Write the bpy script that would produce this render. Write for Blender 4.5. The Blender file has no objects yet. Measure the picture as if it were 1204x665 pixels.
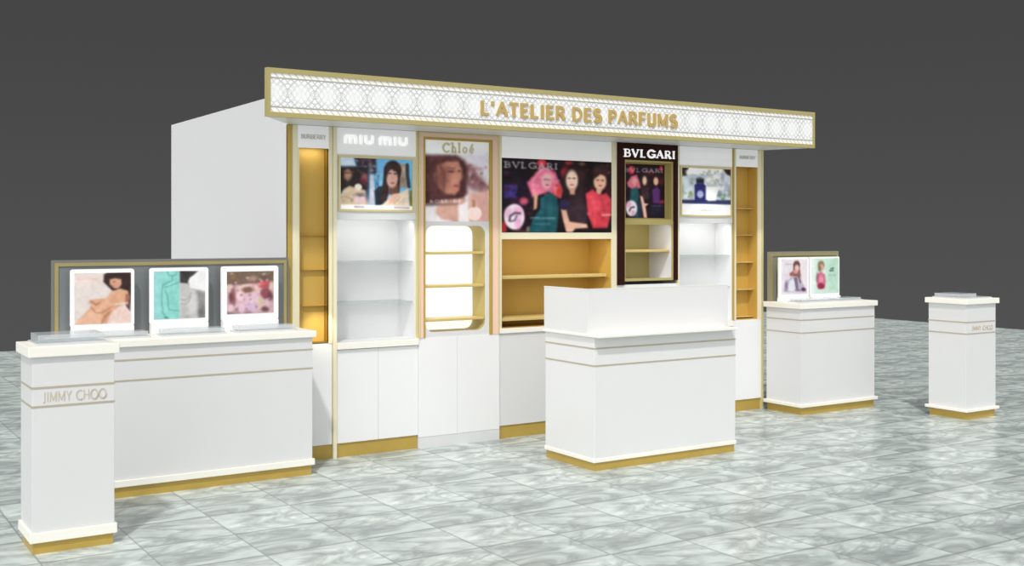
import bpy, bmesh, math
import numpy as np
from mathutils import Vector
R = math.radians
S = bpy.context.scene
COL = S.collection

# ------------------------------------------------------------------ camera
cam_d = bpy.data.cameras.new('camera')
cam_d.sensor_width = 36.0
cam_d.lens = 1325.7 / 1204 * 36
cam_d.shift_y = -(332.5 - 274.04) / 1204
cam_d.clip_end = 200
cam = bpy.data.objects.new('camera', cam_d)
cam.location = (-3.0216, -7.67, 1.65)
cam.rotation_euler = (R(90), 0, -R(32.64))
COL.objects.link(cam)
S.camera = cam

# ------------------------------------------------------------------ world: dark grey studio, soft light from overhead and from behind
w = bpy.data.worlds.new('studio')
S.world = w
w.use_nodes = True
nt = w.node_tree
nt.nodes.clear()
out = nt.nodes.new('ShaderNodeOutputWorld')
bg = nt.nodes.new('ShaderNodeBackground')
tc = nt.nodes.new('ShaderNodeTexCoord')
sp = nt.nodes.new('ShaderNodeSeparateXYZ')
nt.links.new(tc.outputs['Generated'], sp.inputs[0])
def mrange(src, a, b, c, d):
    n = nt.nodes.new('ShaderNodeMapRange')
    n.interpolation_type = 'SMOOTHSTEP'
    n.inputs[1].default_value = a; n.inputs[2].default_value = b
    n.inputs[3].default_value = c; n.inputs[4].default_value = d
    nt.links.new(src, n.inputs[0])
    return n.outputs[0]
def wmath(op, a, b):
    n = nt.nodes.new('ShaderNodeMath'); n.operation = op
    for i, v in enumerate((a, b)):
        if isinstance(v, (int, float)): n.inputs[i].default_value = v
        else: nt.links.new(v, n.inputs[i])
    return n.outputs[0]
WORLD_TOP, WORLD_BACK, WORLD_LEFT = 0.42, 0.74, 1.15
top = mrange(sp.outputs[2], 0.35, 0.9, 0, WORLD_TOP)
neg_y = wmath('MULTIPLY', sp.outputs[1], -1)
back = mrange(neg_y, 0.1, 0.9, 0, WORLD_BACK)
neg_x = wmath('MULTIPLY', sp.outputs[0], -1)
left = mrange(neg_x, 0.3, 0.95, 0, WORLD_LEFT)
up = mrange(sp.outputs[2], -0.15, 0.1, 0, 1)
side = wmath('MULTIPLY', wmath('ADD', back, left), up)
# backdrop: slightly lighter towards the floor
base = mrange(sp.outputs[2], -0.10, 0.22, 0.083, 0.060)
tot = wmath('ADD', wmath('ADD', top, side), base)
nt.links.new(tot, bg.inputs['Strength'])
bg.inputs['Color'].default_value = (1, 1, 1, 1)
nt.links.new(bg.outputs[0], out.inputs[0])

# ------------------------------------------------------------------ lights
def sun(name, direction, energy, angle, color=(1, 1, 1)):
    l = bpy.data.lights.new(name, 'SUN')
    l.energy = energy; l.angle = R(angle); l.color = color
    o = bpy.data.objects.new(name, l)
    o.rotation_euler = Vector(direction).to_track_quat('-Z', 'Y').to_euler()
    o.location = (0, -6, 6)
    COL.objects.link(o)
# light travels along `direction`
sun('studio_key', (0.38, 0.51, -0.85), 1.85, 3.0, (1.0, 0.98, 0.94))
sun('studio_fill', (0.80, 0.55, -0.30), 0.45, 50.0, (1.0, 0.99, 0.98))
def spot(name, loc, target, energy, size, blend=0.6, radius=0.05, color=(1, 0.97, 0.92)):
    l = bpy.data.lights.new(name, 'SPOT')
    l.energy = energy; l.spot_size = R(size); l.spot_blend = blend
    l.shadow_soft_size = radius; l.color = color
    o = bpy.data.objects.new(name, l)
    o.location = loc
    o.rotation_euler = (Vector(target) - Vector(loc)).to_track_quat('-Z', 'Y').to_euler()
    COL.objects.link(o)
for sx, se in ((0.69, 12), (1.37, 6), (2.10, 8), (2.62, 8), (3.32, 6), (4.00, 12)):  # unseen spots added under the canopy to brighten the recesses
    spot('canopy_fill_spot', (sx, -.40, 2.40), (sx, .2, 1.20), se, 50, 0.9, 0.02, (1, 0.98, 0.94))
def niche_fill_strip(loc, length, energy, color=(1, 0.98, 0.95), tilt=38):  # strip lamps added inside the niches to brighten them
    l = bpy.data.lights.new('niche_fill_strip', 'AREA'); l.shape = 'RECTANGLE'
    l.size = length; l.size_y = 0.012; l.energy = energy; l.color = color
    o = bpy.data.objects.new('niche_fill_strip', l); o.location = loc
    o.rotation_euler = (R(tilt), 0, 0)
    COL.objects.link(o)
niche_fill_strip((0.687, 0.03, 1.745), 0.56, 0.55)
niche_fill_strip((3.985, 0.03, 1.735), 0.54, 0.5)
niche_fill_strip((2.345, 0.03, 1.592), 1.00, 0.60, (1, 0.93, 0.80))
niche_fill_strip((3.312, 0.03, 1.733), 0.44, 0.25)
niche_fill_strip((0.185, 0.02, 2.260), 0.18, 0.16, (1, 0.93, 0.80), 25)
spot('tower_fill_spot', (0.22, -0.14, 1.08), (0.25, 0.09, 0.90), 2.8, 80, 1.0, 0.01, (1, 0.9, 0.65))  # unseen spot added in front of the tower for the glow low in its niche

S.view_settings.view_transform = 'Standard'
S.view_settings.look = 'None'
S.view_settings.gamma = 1.0
S.view_settings.exposure = 0.0
S.view_settings.use_curve_mapping = False

# ------------------------------------------------------------------ materials
def s2l(c):
    c = c / 255.0
    return c / 12.92 if c <= 0.04045 else ((c + 0.055) / 1.055) ** 2.4
def rgb(r, g, b): return (s2l(r), s2l(g), s2l(b), 1)
def mat(name, col, rough=0.5, metal=0.0, spec=0.3, noise=0.0, scale=6.0, emit=0.0, alpha=1.0, coat=0.0):
    m = bpy.data.materials.new(name)
    m.use_nodes = True
    n = m.node_tree.nodes; l = m.node_tree.links
    p = n['Principled BSDF']
    p.inputs['Roughness'].default_value = rough
    p.inputs['Metallic'].default_value = metal
    p.inputs['Specular IOR Level'].default_value = spec
    p.inputs['Coat Weight'].default_value = coat
    p.inputs['Coat Roughness'].default_value = 0.08
    p.inputs['Base Color'].default_value = col
    if noise:
        t = n.new('ShaderNodeTexCoord'); nz = n.new('ShaderNodeTexNoise')
        nz.inputs['Scale'].default_value = scale; nz.inputs['Detail'].default_value = 3
        l.new(t.outputs['Object'], nz.inputs['Vector'])
        mx = n.new('ShaderNodeMix'); mx.data_type = 'RGBA'
        mx.inputs[6].default_value = tuple(min(1, c * (1 - noise)) for c in col[:3]) + (1,)
        mx.inputs[7].default_value = tuple(min(1, c * (1 + noise)) for c in col[:3]) + (1,)
        l.new(nz.outputs['Fac'], mx.inputs[0]); l.new(mx.outputs[2], p.inputs['Base Color'])
    if emit:
        p.inputs['Emission Color'].default_value = col
        p.inputs['Emission Strength'].default_value = emit
    if alpha < 1:
        p.inputs['Alpha'].default_value = alpha
    return m
M = {}
M['white'] = mat('white_lacquer', (0.735, 0.735, 0.74, 1), 0.35, 0, 0.35, 0.012, 3.0)
M['gloss'] = mat('gloss_white_lacquer', (0.88, 0.88, 0.885, 1), 0.16, 0, 0.45, 0.008, 2.0)
M['cash'] = mat('polished_white_lacquer', (0.785, 0.785, 0.785, 1), 0.18, 0, 0.4, 0.008, 2.0)
M['recess'] = mat('bright_white_recess', (0.86, 0.86, 0.865, 1), 0.45, 0, 0.3, 0.008, 2.0)
M['wall'] = mat('painted_panel_white', (0.68, 0.68, 0.685, 1), 0.6, 0, 0.2, 0.01, 2.0)
M['cream'] = mat('warm_white_stone', (0.93, 0.905, 0.83, 1), 0.4, 0, 0.3, 0.01, 8.0)
M['header'] = mat('pale_grey_lacquer', (0.80, 0.80, 0.81, 1), 0.45, 0, 0.3, 0.01, 4.0)
M['glowheader'] = mat('glowing_header_lacquer', (0.80, 0.80, 0.81, 1), 0.45, 0, 0.3, 0.01, 4.0, emit=0.24)  # glow stands in for canopy light falling on the headers
M['gold'] = mat('brushed_gold', (0.52, 0.36, 0.085, 1), 0.38, 0.15, 0.4, 0.06, 14.0)
M['goldedge'] = mat('pale_gold_edge', (0.72, 0.62, 0.33, 1), 0.35, 0.1, 0.4, 0.04, 10.0)
M['champagne'] = mat('champagne_profile', (0.86, 0.79, 0.57, 1), 0.35, 0.05, 0.4, 0.02, 10.0)
M['ngold'] = mat('golden_niche_lacquer', (0.64, 0.41, 0.095, 1), 0.5, 0.05, 0.3, 0.03, 4.0)
M['olive'] = mat('olive_gold_lacquer', (0.50, 0.42, 0.16, 1), 0.5, 0.05, 0.3, 0.03, 4.0)
M['shelfgold'] = mat('shelf_gold', (0.66, 0.50, 0.19, 1), 0.4, 0.05, 0.4, 0.04, 10.0)
M['fasciagold'] = mat('satin_fascia_gold', (0.47, 0.40, 0.17, 1), 0.4, 0.1, 0.35, 0.05, 3.0)
M['shaded_gold'] = mat('shaded_gold_metal', (0.42, 0.30, 0.08, 1), 0.3, 0.85, 0.5)  # darker metal puts the shade of the niche sides into the colour
M['dullgold'] = mat('dull_olive_gold', (0.42, 0.35, 0.15, 1), 0.3, 0.25, 0.4, 0.12, 2.0)
M['line'] = mat('inlay_gold_line', (0.50, 0.44, 0.33, 1), 0.4, 0.1, 0.3)
M['seam'] = mat('joint_shadow_gap', (0.55, 0.55, 0.56, 1), 0.6)
M['pink'] = mat('blush_pink_lacquer', (0.90, 0.62, 0.50, 1), 0.45, 0, 0.3, 0.02, 6.0)
M['brown'] = mat('dark_oxblood_lacquer', (0.030, 0.006, 0.004, 1), 0.4, 0, 0.12, 0.05, 6.0)
M['pure'] = mat('pure_white_letter', (0.97, 0.97, 0.97, 1), 0.4, 0, 0.3, emit=0.45)  # glow added to lift the letters' contrast
M['softwhite'] = mat('matt_white_print', (0.845, 0.845, 0.85, 1), 0.5, 0, 0.2, emit=0.24)  # carries the same added glow as the header panels
M['goldletter'] = mat('gold_letter', (0.54, 0.38, 0.13, 1), 0.45, 0.0, 0.4)
M['faintgold'] = mat('faded_gold_print', (0.60, 0.54, 0.43, 1), 0.5)
M['greyprint'] = mat('grey_print', (0.62, 0.60, 0.53, 1), 0.5)
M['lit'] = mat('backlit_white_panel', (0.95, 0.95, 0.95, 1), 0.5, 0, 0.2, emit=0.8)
M['steel'] = mat('grey_satin_panel', (0.235, 0.255, 0.265, 1), 0.45, 0.35, 0.4, 0.05, 3.0)
M['frosted'] = mat('grey_glass_edge', (0.19, 0.19, 0.19, 1), 0.25, 0.0, 0.5)
M['frame_white'] = mat('white_acrylic_frame', (0.96, 0.96, 0.96, 1), 0.3, 0, 0.35, emit=0.04)
def glass(name, col, rough, amount):
    m = bpy.data.materials.new(name); m.use_nodes = True
    n = m.node_tree.nodes; l = m.node_tree.links
    p = n['Principled BSDF']
    p.inputs['Base Color'].default_value = col
    p.inputs['Roughness'].default_value = rough
    p.inputs['Specular IOR Level'].default_value = 0.6
    tr = n.new('ShaderNodeBsdfTransparent'); tr.inputs[0].default_value = (0.93, 0.95, 0.95, 1)
    mx = n.new('ShaderNodeMixShader'); mx.inputs[0].default_value = amount
    l.new(tr.outputs[0], mx.inputs[1]); l.new(p.outputs[0], mx.inputs[2])
    l.new(mx.outputs[0], n['Material Output'].inputs[0])
    return m
M['acrylic'] = glass('clear_acrylic', (0.80, 0.84, 0.87, 1), 0.08, 0.45)
M['glass'] = glass('glass_shelf', (0.62, 0.64, 0.64, 1), 0.1, 0.30)
M['tray'] = mat('silver_tester_tray', (0.66, 0.68, 0.70, 1), 0.25, 0.25, 0.5, 0.03, 8)

# ------------------------------------------------------------------ marble floor material
TX, TY = 0.5, 0.4725
def marble():
    m = bpy.data.materials.new('marble_tiles'); m.use_nodes = True
    n = m.node_tree.nodes; l = m.node_tree.links
    p = n['Principled BSDF']
    tcn = n.new('ShaderNodeTexCoord'); s = n.new('ShaderNodeSeparateXYZ')
    l.new(tcn.outputs['Object'], s.inputs[0])
    def mt(op, a, b=None, c=None):
        k = n.new('ShaderNodeMath'); k.operation = op
        for i, v in enumerate((a, b, c)):
            if v is None: continue
            if isinstance(v, (int, float)): k.inputs[i].default_value = v
            else: l.new(v, k.inputs[i])
        return k.outputs[0]
    # tile grid
    ux = mt('DIVIDE', mt('SUBTRACT', s.outputs[0], 0.033), TX)
    uy = mt('DIVIDE', mt('ADD', s.outputs[1], 3.065), TY)
    fx_, fy_ = mt('FRACT', ux), mt('FRACT', uy)
    dx = mt('MULTIPLY', mt('MINIMUM', fx_, mt('SUBTRACT', 1, fx_)), TX)
    dy = mt('MULTIPLY', mt('MINIMUM', fy_, mt('SUBTRACT', 1, fy_)), TY * 0.5)
    gx = n.new('ShaderNodeMapRange'); gx.inputs[1].default_value = 0.0022; gx.inputs[2].default_value = 0.0078
    gx.inputs[3].default_value = 1; gx.inputs[4].default_value = 0
    l.new(mt('MINIMUM', dx, dy), gx.inputs[0])
    # the printed slab repeats every two tiles
    vx = mt('MULTIPLY', mt('FRACT', mt('MULTIPLY', ux, 0.5)), 2 * TX)
    vy = mt('MULTIPLY', mt('FRACT', mt('MULTIPLY', uy, 0.5)), 2 * TY)
    tid = mt('ADD', mt('MULTIPLY', mt('FLOOR', mt('MULTIPLY', mt('FRACT', mt('MULTIPLY', ux, 0.5)), 2)), 3.7),
             mt('MULTIPLY', mt('FLOOR', mt('MULTIPLY', mt('FRACT', mt('MULTIPLY', uy, 0.5)), 2)), 7.3))
    cb = n.new('ShaderNodeCombineXYZ'); l.new(vx, cb.inputs[0]); l.new(vy, cb.inputs[1]); l.new(tid, cb.inputs[2])
    mp = n.new('ShaderNodeMapping'); mp.inputs['Rotation'].default_value = (0, 0, R(-14))
    mp.inputs['Scale'].default_value = (1.0, 1.9, 1)
    l.new(cb.outputs[0], mp.inputs[0])
    def noise(scale, detail, rough, dist=0.0):
        k = n.new('ShaderNodeTexNoise'); k.inputs['Scale'].default_value = scale
        k.inputs['Detail'].default_value = detail; k.inputs['Roughness'].default_value = rough
        k.inputs['Distortion'].default_value = dist
        l.new(mp.outputs[0], k.inputs['Vector']); return k.outputs['Fac']
    cloud = noise(2.5, 4, 0.55, 0.9)
    vein = noise(2.0, 4, 0.58, 1.2)
    v = mt('ABSOLUTE', mt('SUBTRACT', vein, 0.5))
    vr = n.new('ShaderNodeMapRange'); vr.inputs[1].default_value = 0.0; vr.inputs[2].default_value = 0.085
    vr.inputs[3].default_value = 1; vr.inputs[4].default_value = 0
    l.new(v, vr.inputs[0])
    rp = n.new('ShaderNodeValToRGB')
    e = rp.color_ramp.elements
    e[0].position = 0.33; e[0].color = FLOOR_D
    e[1].position = 0.64; e[1].color = FLOOR_L
    k = e.new(0.5); k.color = FLOOR_M
    l.new(cloud, rp.inputs[0])
    mx = n.new('ShaderNodeMix'); mx.data_type = 'RGBA'
    l.new(mt('MULTIPLY', vr.outputs[0], mt('MULTIPLY', mt('SUBTRACT', 1.25, cloud), 0.8)), mx.inputs[0])
    l.new(rp.outputs[0], mx.inputs[6]); mx.inputs[7].default_value = FLOOR_V
    wn = n.new('ShaderNodeTexWhiteNoise'); wn.noise_dimensions = '1D'; l.new(tid, wn.inputs['W'])
    tone = n.new('ShaderNodeMix'); tone.data_type = 'RGBA'; tone.blend_type = 'MULTIPLY'; tone.inputs[0].default_value = 1
    tr = n.new('ShaderNodeMapRange'); tr.inputs[3].default_value = 0.92; tr.inputs[4].default_value = 1.05
    l.new(wn.outputs['Value'], tr.inputs[0])
    l.new(mx.outputs[2], tone.inputs[6]); l.new(tr.outputs[0], tone.inputs[7])
    mg = n.new('ShaderNodeMix'); mg.data_type = 'RGBA'
    l.new(mt('MULTIPLY', gx.outputs[0], 0.6), mg.inputs[0])
    l.new(tone.outputs[2], mg.inputs[6]); mg.inputs[7].default_value = (0.20, 0.23, 0.23, 1)
    l.new(mg.outputs[2], p.inputs['Base Color'])
    p.inputs['Roughness'].default_value = 0.25
    p.inputs['Specular IOR Level'].default_value = 0.12
    return m
FLOOR_D = (0.38, 0.44, 0.43, 1); FLOOR_M = (0.57, 0.64, 0.62, 1)
FLOOR_L = (0.72, 0.79, 0.77, 1); FLOOR_V = (0.27, 0.29, 0.29, 1)
M['marble'] = marble()

# ------------------------------------------------------------------ lattice material of the fascia
def lattice():
    m = bpy.data.materials.new('white_lattice_fretwork'); m.use_nodes = True
    n = m.node_tree.nodes; l = m.node_tree.links
    p = n['Principled BSDF']
    tcn = n.new('ShaderNodeTexCoord'); s = n.new('ShaderNodeSeparateXYZ')
    l.new(tcn.outputs['Object'], s.inputs[0])
    def mt(op, a, b=None):
        k = n.new('ShaderNodeMath'); k.operation = op
        for i, v in enumerate((a, b)):
            if v is None: continue
            if isinstance(v, (int, float)): k.inputs[i].default_value = v
            else: l.new(v, k.inputs[i])
        return k.outputs[0]
    X, Z = s.outputs[0], s.outputs[2]          # local: Z is 0 at the middle of the band
    def ring(cx_pitch, r0, wd, zoff=0.0, xoff=0.0):
        fx = mt('MULTIPLY', mt('SUBTRACT', mt('FRACT', mt('ADD', mt('DIVIDE', X, cx_pitch), xoff)), 0.5), cx_pitch)
        z = mt('SUBTRACT', Z, zoff)
        d = mt('SQRT', mt('ADD', mt('MULTIPLY', fx, fx), mt('MULTIPLY', z, z)))
        return mt('LESS_THAN', mt('ABSOLUTE', mt('SUBTRACT', d, r0)), wd)
    acc = None
    def add(v):
        nonlocal acc
        acc = v if acc is None else mt('MAXIMUM', acc, v)
    P_ = 0.196
    for off in (0.0, 0.5):
        for r0 in (0.030, 0.062, 0.094):
            add(ring(P_, r0, 0.0030, 0.0, off))
    add(ring(P_ / 4, 0.020, 0.0025, 0.075)); add(ring(P_ / 4, 0.020, 0.0025, -0.075))
    # diagonal lattice
    for sg in (1, -1):
        d = mt('FRACT', mt('DIVIDE', mt('ADD', X, mt('MULTIPLY', Z, sg)), P_ / 4))
        add(mt('LESS_THAN', mt('ABSOLUTE', mt('SUBTRACT', d, 0.5)), 0.075))
    inner = mt('LESS_THAN', mt('ABSOLUTE', Z), 0.095)
    rx = mt('MULTIPLY', mt('SUBTRACT', mt('FRACT', mt('DIVIDE', X, P_)), 0.5), P_)
    dr = mt('SQRT', mt('ADD', mt('MULTIPLY', rx, rx), mt('MULTIPLY', Z, Z)))
    fade = n.new('ShaderNodeMapRange'); fade.inputs[1].default_value = 0.035; fade.inputs[2].default_value = 0.10
    fade.inputs[3].default_value = 0.35; fade.inputs[4].default_value = 1.0
    l.new(dr, fade.inputs[0])
    body = mt('MULTIPLY', mt('MULTIPLY', acc, inner), fade.outputs[0])
    lines = mt('LESS_THAN', mt('ABSOLUTE', mt('SUBTRACT', mt('ABSOLUTE', Z), 0.098)), 0.0045)
    # scallops in the outer rows
    fx = mt('FRACT', mt('DIVIDE', mt('ADD', X, mt('MULTIPLY', Z, 0.9)), 0.049))
    scal = mt('MULTIPLY', mt('LESS_THAN', mt('ABSOLUTE', mt('SUBTRACT', fx, 0.5)), 0.13),
              mt('GREATER_THAN', mt('ABSOLUTE', Z), 0.100))
    mx = n.new('ShaderNodeMix'); mx.data_type = 'RGBA'
    l.new(mt('MULTIPLY', body, 0.75), mx.inputs[0])
    mx.inputs[6].default_value = (0.93, 0.93, 0.93, 1); mx.inputs[7].default_value = (0.42, 0.43, 0.44, 1)
    m2 = n.new('ShaderNodeMix'); m2.data_type = 'RGBA'
    l.new(lines, m2.inputs[0]); l.new(mx.outputs[2], m2.inputs[6]); m2.inputs[7].default_value = (0.36, 0.35, 0.32, 1)
    m3 = n.new('ShaderNodeMix'); m3.data_type = 'RGBA'
    l.new(mt('MULTIPLY', scal, 0.8), m3.inputs[0]); l.new(m2.outputs[2], m3.inputs[6]); m3.inputs[7].default_value = (0.62, 0.52, 0.32, 1)
    l.new(m3.outputs[2], p.inputs['Base Color'])
    l.new(m3.outputs[2], p.inputs['Emission Color'])
    p.inputs['Emission Strength'].default_value = 0.08
    p.inputs['Roughness'].default_value = 0.5
    return m
M['lattice'] = lattice()

# ------------------------------------------------------------------ picture material (printed colours stored per corner)
def picture_mat(name, emit):
    m = bpy.data.materials.new(name); m.use_nodes = True
    n = m.node_tree.nodes; l = m.node_tree.links
    p = n['Principled BSDF']
    a = n.new('ShaderNodeVertexColor'); a.layer_name = 'print'
    l.new(a.outputs['Color'], p.inputs['Base Color'])
    l.new(a.outputs['Color'], p.inputs['Emission Color'])
    p.inputs['Emission Strength'].default_value = emit
    p.inputs['Roughness'].default_value = 0.45
    p.inputs['Specular IOR Level'].default_value = 0.2
    return m
M['glowprint'] = picture_mat('poster_print_added_glow', 0.22)  # glow added to offset the canopy shade on the posters
M['print'] = picture_mat('placard_print', 0.0)

# ------------------------------------------------------------------ mesh helpers
class MB:
    def __init__(self): self.v = []; self.f = []
    def box(self, x0, x1, y0, y1, z0, z1):
        b = len(self.v)
        self.v += [(x, y, z) for z in (z0, z1) for y in (y0, y1) for x in (x0, x1)]
        self.f += [tuple(b + i for i in q) for q in ((0, 2, 3, 1), (4, 5, 7, 6), (0, 1, 5, 4), (2, 6, 7, 3), (0, 4, 6, 2), (1, 3, 7, 5))]
        return self
    def prism(self, pts, y0, y1):
        """polygon in XZ, counter-clockwise seen from -Y, extruded from y0 (front) to y1 (back)"""
        b = len(self.v); k = len(pts)
        self.v += [(x, y0, z) for x, z in pts] + [(x, y1, z) for x, z in pts]
        self.f.append(tuple(range(b, b + k)))
        self.f.append(tuple(range(b + 2 * k - 1, b + k - 1, -1)))
        for i in range(k):
            j = (i + 1) % k
            self.f.append((b + j, b + i, b + k + i, b + k + j))
        return self
    def slab(self, pts, z0, z1):
        """polygon in XY counter-clockwise seen from above"""
        b = len(self.v); k = len(pts)
        self.v += [(x, y, z0) for x, y in pts] + [(x, y, z1) for x, y in pts]
        self.f.append(tuple(range(b + k - 1, b - 1, -1)))
        self.f.append(tuple(range(b + k, b + 2 * k)))
        for i in range(k):
            j = (i + 1) % k
            self.f.append((b + i, b + j, b + k + j, b + k + i))
        return self
    def ring(self, outer, inner, y0, y1):
        """frame between two XZ loops of equal length"""
        b = len(self.v); k = len(outer)
        for y in (y0, y1):
            self.v += [(x, y, z) for x, z in outer] + [(x, y, z) for x, z in inner]
        for i in range(k):
            j = (i + 1) % k
            o0, o1, i0, i1 = b + i, b + j, b + k + i, b + k + j
            O0, O1, I0, I1 = (t + 2 * k for t in (o0, o1, i0, i1))
            self.f += [(o0, o1, i1, i0), (O0, I0, I1, O1), (o1, o0, O0, O1), (i0, i1, I1, I0)]
        return self
def wloc(o):
    v = Vector((0, 0, 0))
    while o is not None:
        v = v + Vector(o.location); o = o.parent
    return v
def build(name, mb, m, parent=None, bevel=0.0, label=None, loc=None):
    base = wloc(parent) if parent is not None else Vector(loc or (0, 0, 0))
    me = bpy.data.meshes.new(name)
    me.from_pydata([tuple(Vector(v) - base) for v in mb.v], [], mb.f)
    me.materials.append(m)
    me.update()
    o = bpy.data.objects.new(name, me)
    COL.objects.link(o)
    if parent is not None: o.parent = parent
    else: o.location = base
    if bevel:
        bv = o.modifiers.new('bevel', 'BEVEL'); bv.width = bevel; bv.segments = 2; bv.limit_method = 'ANGLE'; bv.angle_limit = R(40)
    if label: o['label'] = label
    return o
def B(*a): return MB().box(*a)
def thing(name, loc, label, cat, group=None):
    o = bpy.data.objects.new(name, None); COL.objects.link(o)
    o.location = loc; o.empty_display_size = 0.1
    o['label'] = label; o['category'] = cat
    if group: o['group'] = group
    return o
def rrect(x0, x1, z0, z1, r, n=6):
    pts = []
    for cx, cz, a0 in ((x1 - r, z0 + r, -90), (x1 - r, z1 - r, 0), (x0 + r, z1 - r, 90), (x0 + r, z0 + r, 180)):
        for i in range(n + 1):
            a = R(a0 + 90 * i / n)
            pts.append((cx + r * math.cos(a), cz + r * math.sin(a)))
    return pts
def rect_like(x0, x1, z0, z1, n=6):
    """rectangle loop with as many points as rrect, corners kept"""
    pts = []
    for cx, cz in ((x1, z0), (x1, z1), (x0, z1), (x0, z0)):
        pts += [(cx, cz)] * (n + 1)
    return pts

# ------------------------------------------------------------------ lettering: strokes on a unit cap height
def arc(cx, cy, rx, ry, a0, a1, n=10):
    return [(cx + rx * math.cos(R(a0 + (a1 - a0) * i / n)), cy + ry * math.sin(R(a0 + (a1 - a0) * i / n))) for i in range(n + 1)]
# glyph: (advance, [(points, weight)]) ; weight 1 thick, 0 thin
G = {
 'A': (.72, [([(0, 0), (.32, 1)], 0), ([(.32, 1), (.64, 0)], 1), ([(.12, .33), (.52, .33)], 0)]),
 'B': (.62, [([(.06, 0), (.06, 1)], 1), ([(0, 1), (.3, 1)] + arc(.3, .76, .2, .24, 90, -90) + [(.06, .52)], 0), ([(.3, .52)] + arc(.3, .26, .25, .26, 90, -90) + [(0, 0)], 0)]),
 'C': (.78, [(arc(.42, .5, .40, .5, 50, 310, 14), 1)]),
 'D': (.72, [([(.06, 0), (.06, 1)], 1), ([(0, 1), (.22, 1)] + arc(.22, .5, .40, .5, 90, -90, 12) + [(0, 0)], 0)]),
 'E': (.56, [([(.06, 0), (.06, 1)], 1), ([(0, 1), (.46, 1)], 0), ([(.06, .52), (.4, .52)], 0), ([(0, 0), (.48, 0)], 0)]),
 'F': (.54, [([(.06, 0), (.06, 1)], 1), ([(0, 1), (.46, 1)], 0), ([(.06, .5), (.4, .5)], 0)]),
 'G': (.82, [(arc(.42, .5, .40, .5, 50, 340, 14), 1), ([(.48, .42), (.80, .42), (.80, .05)], 0)]),
 'H': (.72, [([(.06, 0), (.06, 1)], 1), ([(.6, 0), (.6, 1)], 1), ([(.06, .5), (.6, .5)], 0)]),
 'I': (.26, [([(.1, 0), (.1, 1)], 1)]),
 'J': (.38, [([(.22, 1), (.22, .1)] + arc(.08, .1, .14, .16, 0, -100, 5), 1)]),
 'L': (.54, [([(.06, 0), (.06, 1)], 1), ([(0, 0), (.46, 0)], 0)]),
 'M': (.86, [([(.06, 0), (.06, 1)], 0), ([(.06, 1), (.38, .1)], 1), ([(.38, .1), (.7, 1)], 0), ([(.7, 1), (.7, 0)], 1)]),
 'O': (.90, [(arc(.42, .5, .40, .5, 0, 360, 20), 1)]),
 'P': (.58, [([(.06, 0), (.06, 1)], 1), ([(0, 1), (.28, 1)] + arc(.28, .73, .22, .27, 90, -90) + [(.06, .46)], 0)]),
 'R': (.64, [([(.06, 0), (.06, 1)], 1), ([(0, 1), (.28, 1)] + arc(.28, .74, .22, .26, 90, -90) + [(.06, .48)], 0), ([(.28, .48), (.56, 0)], 1)]),
 'S': (.60, [(arc(.27, .75, .22, .25, 40, 270, 9) + arc(.27, .25, .24, .25, 90, -140, 9), 1)]),
 'T': (.62, [([(.28, 0), (.28, 1)], 1), ([(0, 1), (.56, 1)], 0)]),
 'U': (.68, [([(.06, 1), (.06, .28)] + arc(.3, .28, .24, .28, 180, 360) + [(.54, 1)], 1)]),
 'V': (.70, [([(0, 1), (.32, 0)], 1), ([(.32, 0), (.62, 1)], 0)]),
 'Y': (.64, [([(0, 1), (.28, .5), (.28, 0)], 1), ([(.56, 1), (.28, .5)], 0)]),
 "'": (.22, [([(.08, 1), (.06, .78)], 1)]),
 'h': (.52, [([(.06, 0), (.06, 1.08)], 1), ([(.06, .45)] + arc(.23, .42, .16, .22, 140, 0) + [(.39, 0)], 0)]),
 'l': (.22, [([(.07, 0), (.07, 1.08)], 1)]),
 'o': (.54, [(arc(.24, .32, .21, .32, 0, 360, 16), 0)]),
 'e': (.50, [([(.06, .34), (.42, .34)] + arc(.24, .33, .19, .32, 5, 320, 14), 0)]),
 'é': (.50, [([(.06, .34), (.42, .34)] + arc(.24, .33, .19, .32, 5, 320, 14), 0), ([(.2, .78), (.34, 1.0)], 1)]),
 ' ': (.42, []),
}
SERIF = {'B': [(0, 0), (0, 1)], 'V': [(0, 1), (.62, 1)], 'L': [(.06, 1), (.06, 0)], 'A': [(0, 0), (.64, 0)],
         'R': [(.06, 0), (.56, 0)], 'I': [(.1, 0), (.1, 1)], 'h': [(.06, 0), (.39, 0), (.03, 1.08)], 'l': [(.07, 0), (.04, 1.08)],
         'G': [(.72, .86)], 'C': [(.68, .88)]}
def text_strokes(text, x0, x1, serif=False, gap=0.12):
    """list of (points, weight) in X from x0..x1 with z 0..1, before scaling by cap height h"""
    adv = []; x = 0
    for ch in text:
        adv.append(x); x += G[ch][0] + (gap if ch != ' ' else 0)
    total = x - gap - 0.06
    k = (x1 - x0) / total
    res = []
    for ch, a in zip(text, adv):
        for pts, wgt in G[ch][1]:
            res.append(([(x0 + (a + px) * k, pz) for px, pz in pts], wgt))
        if serif:
            for px, pz in SERIF.get(ch, []):
                res.append(([(x0 + (a + px - .11) * k, pz), (x0 + (a + px + .11) * k, pz)], -1))
    return res
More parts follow.
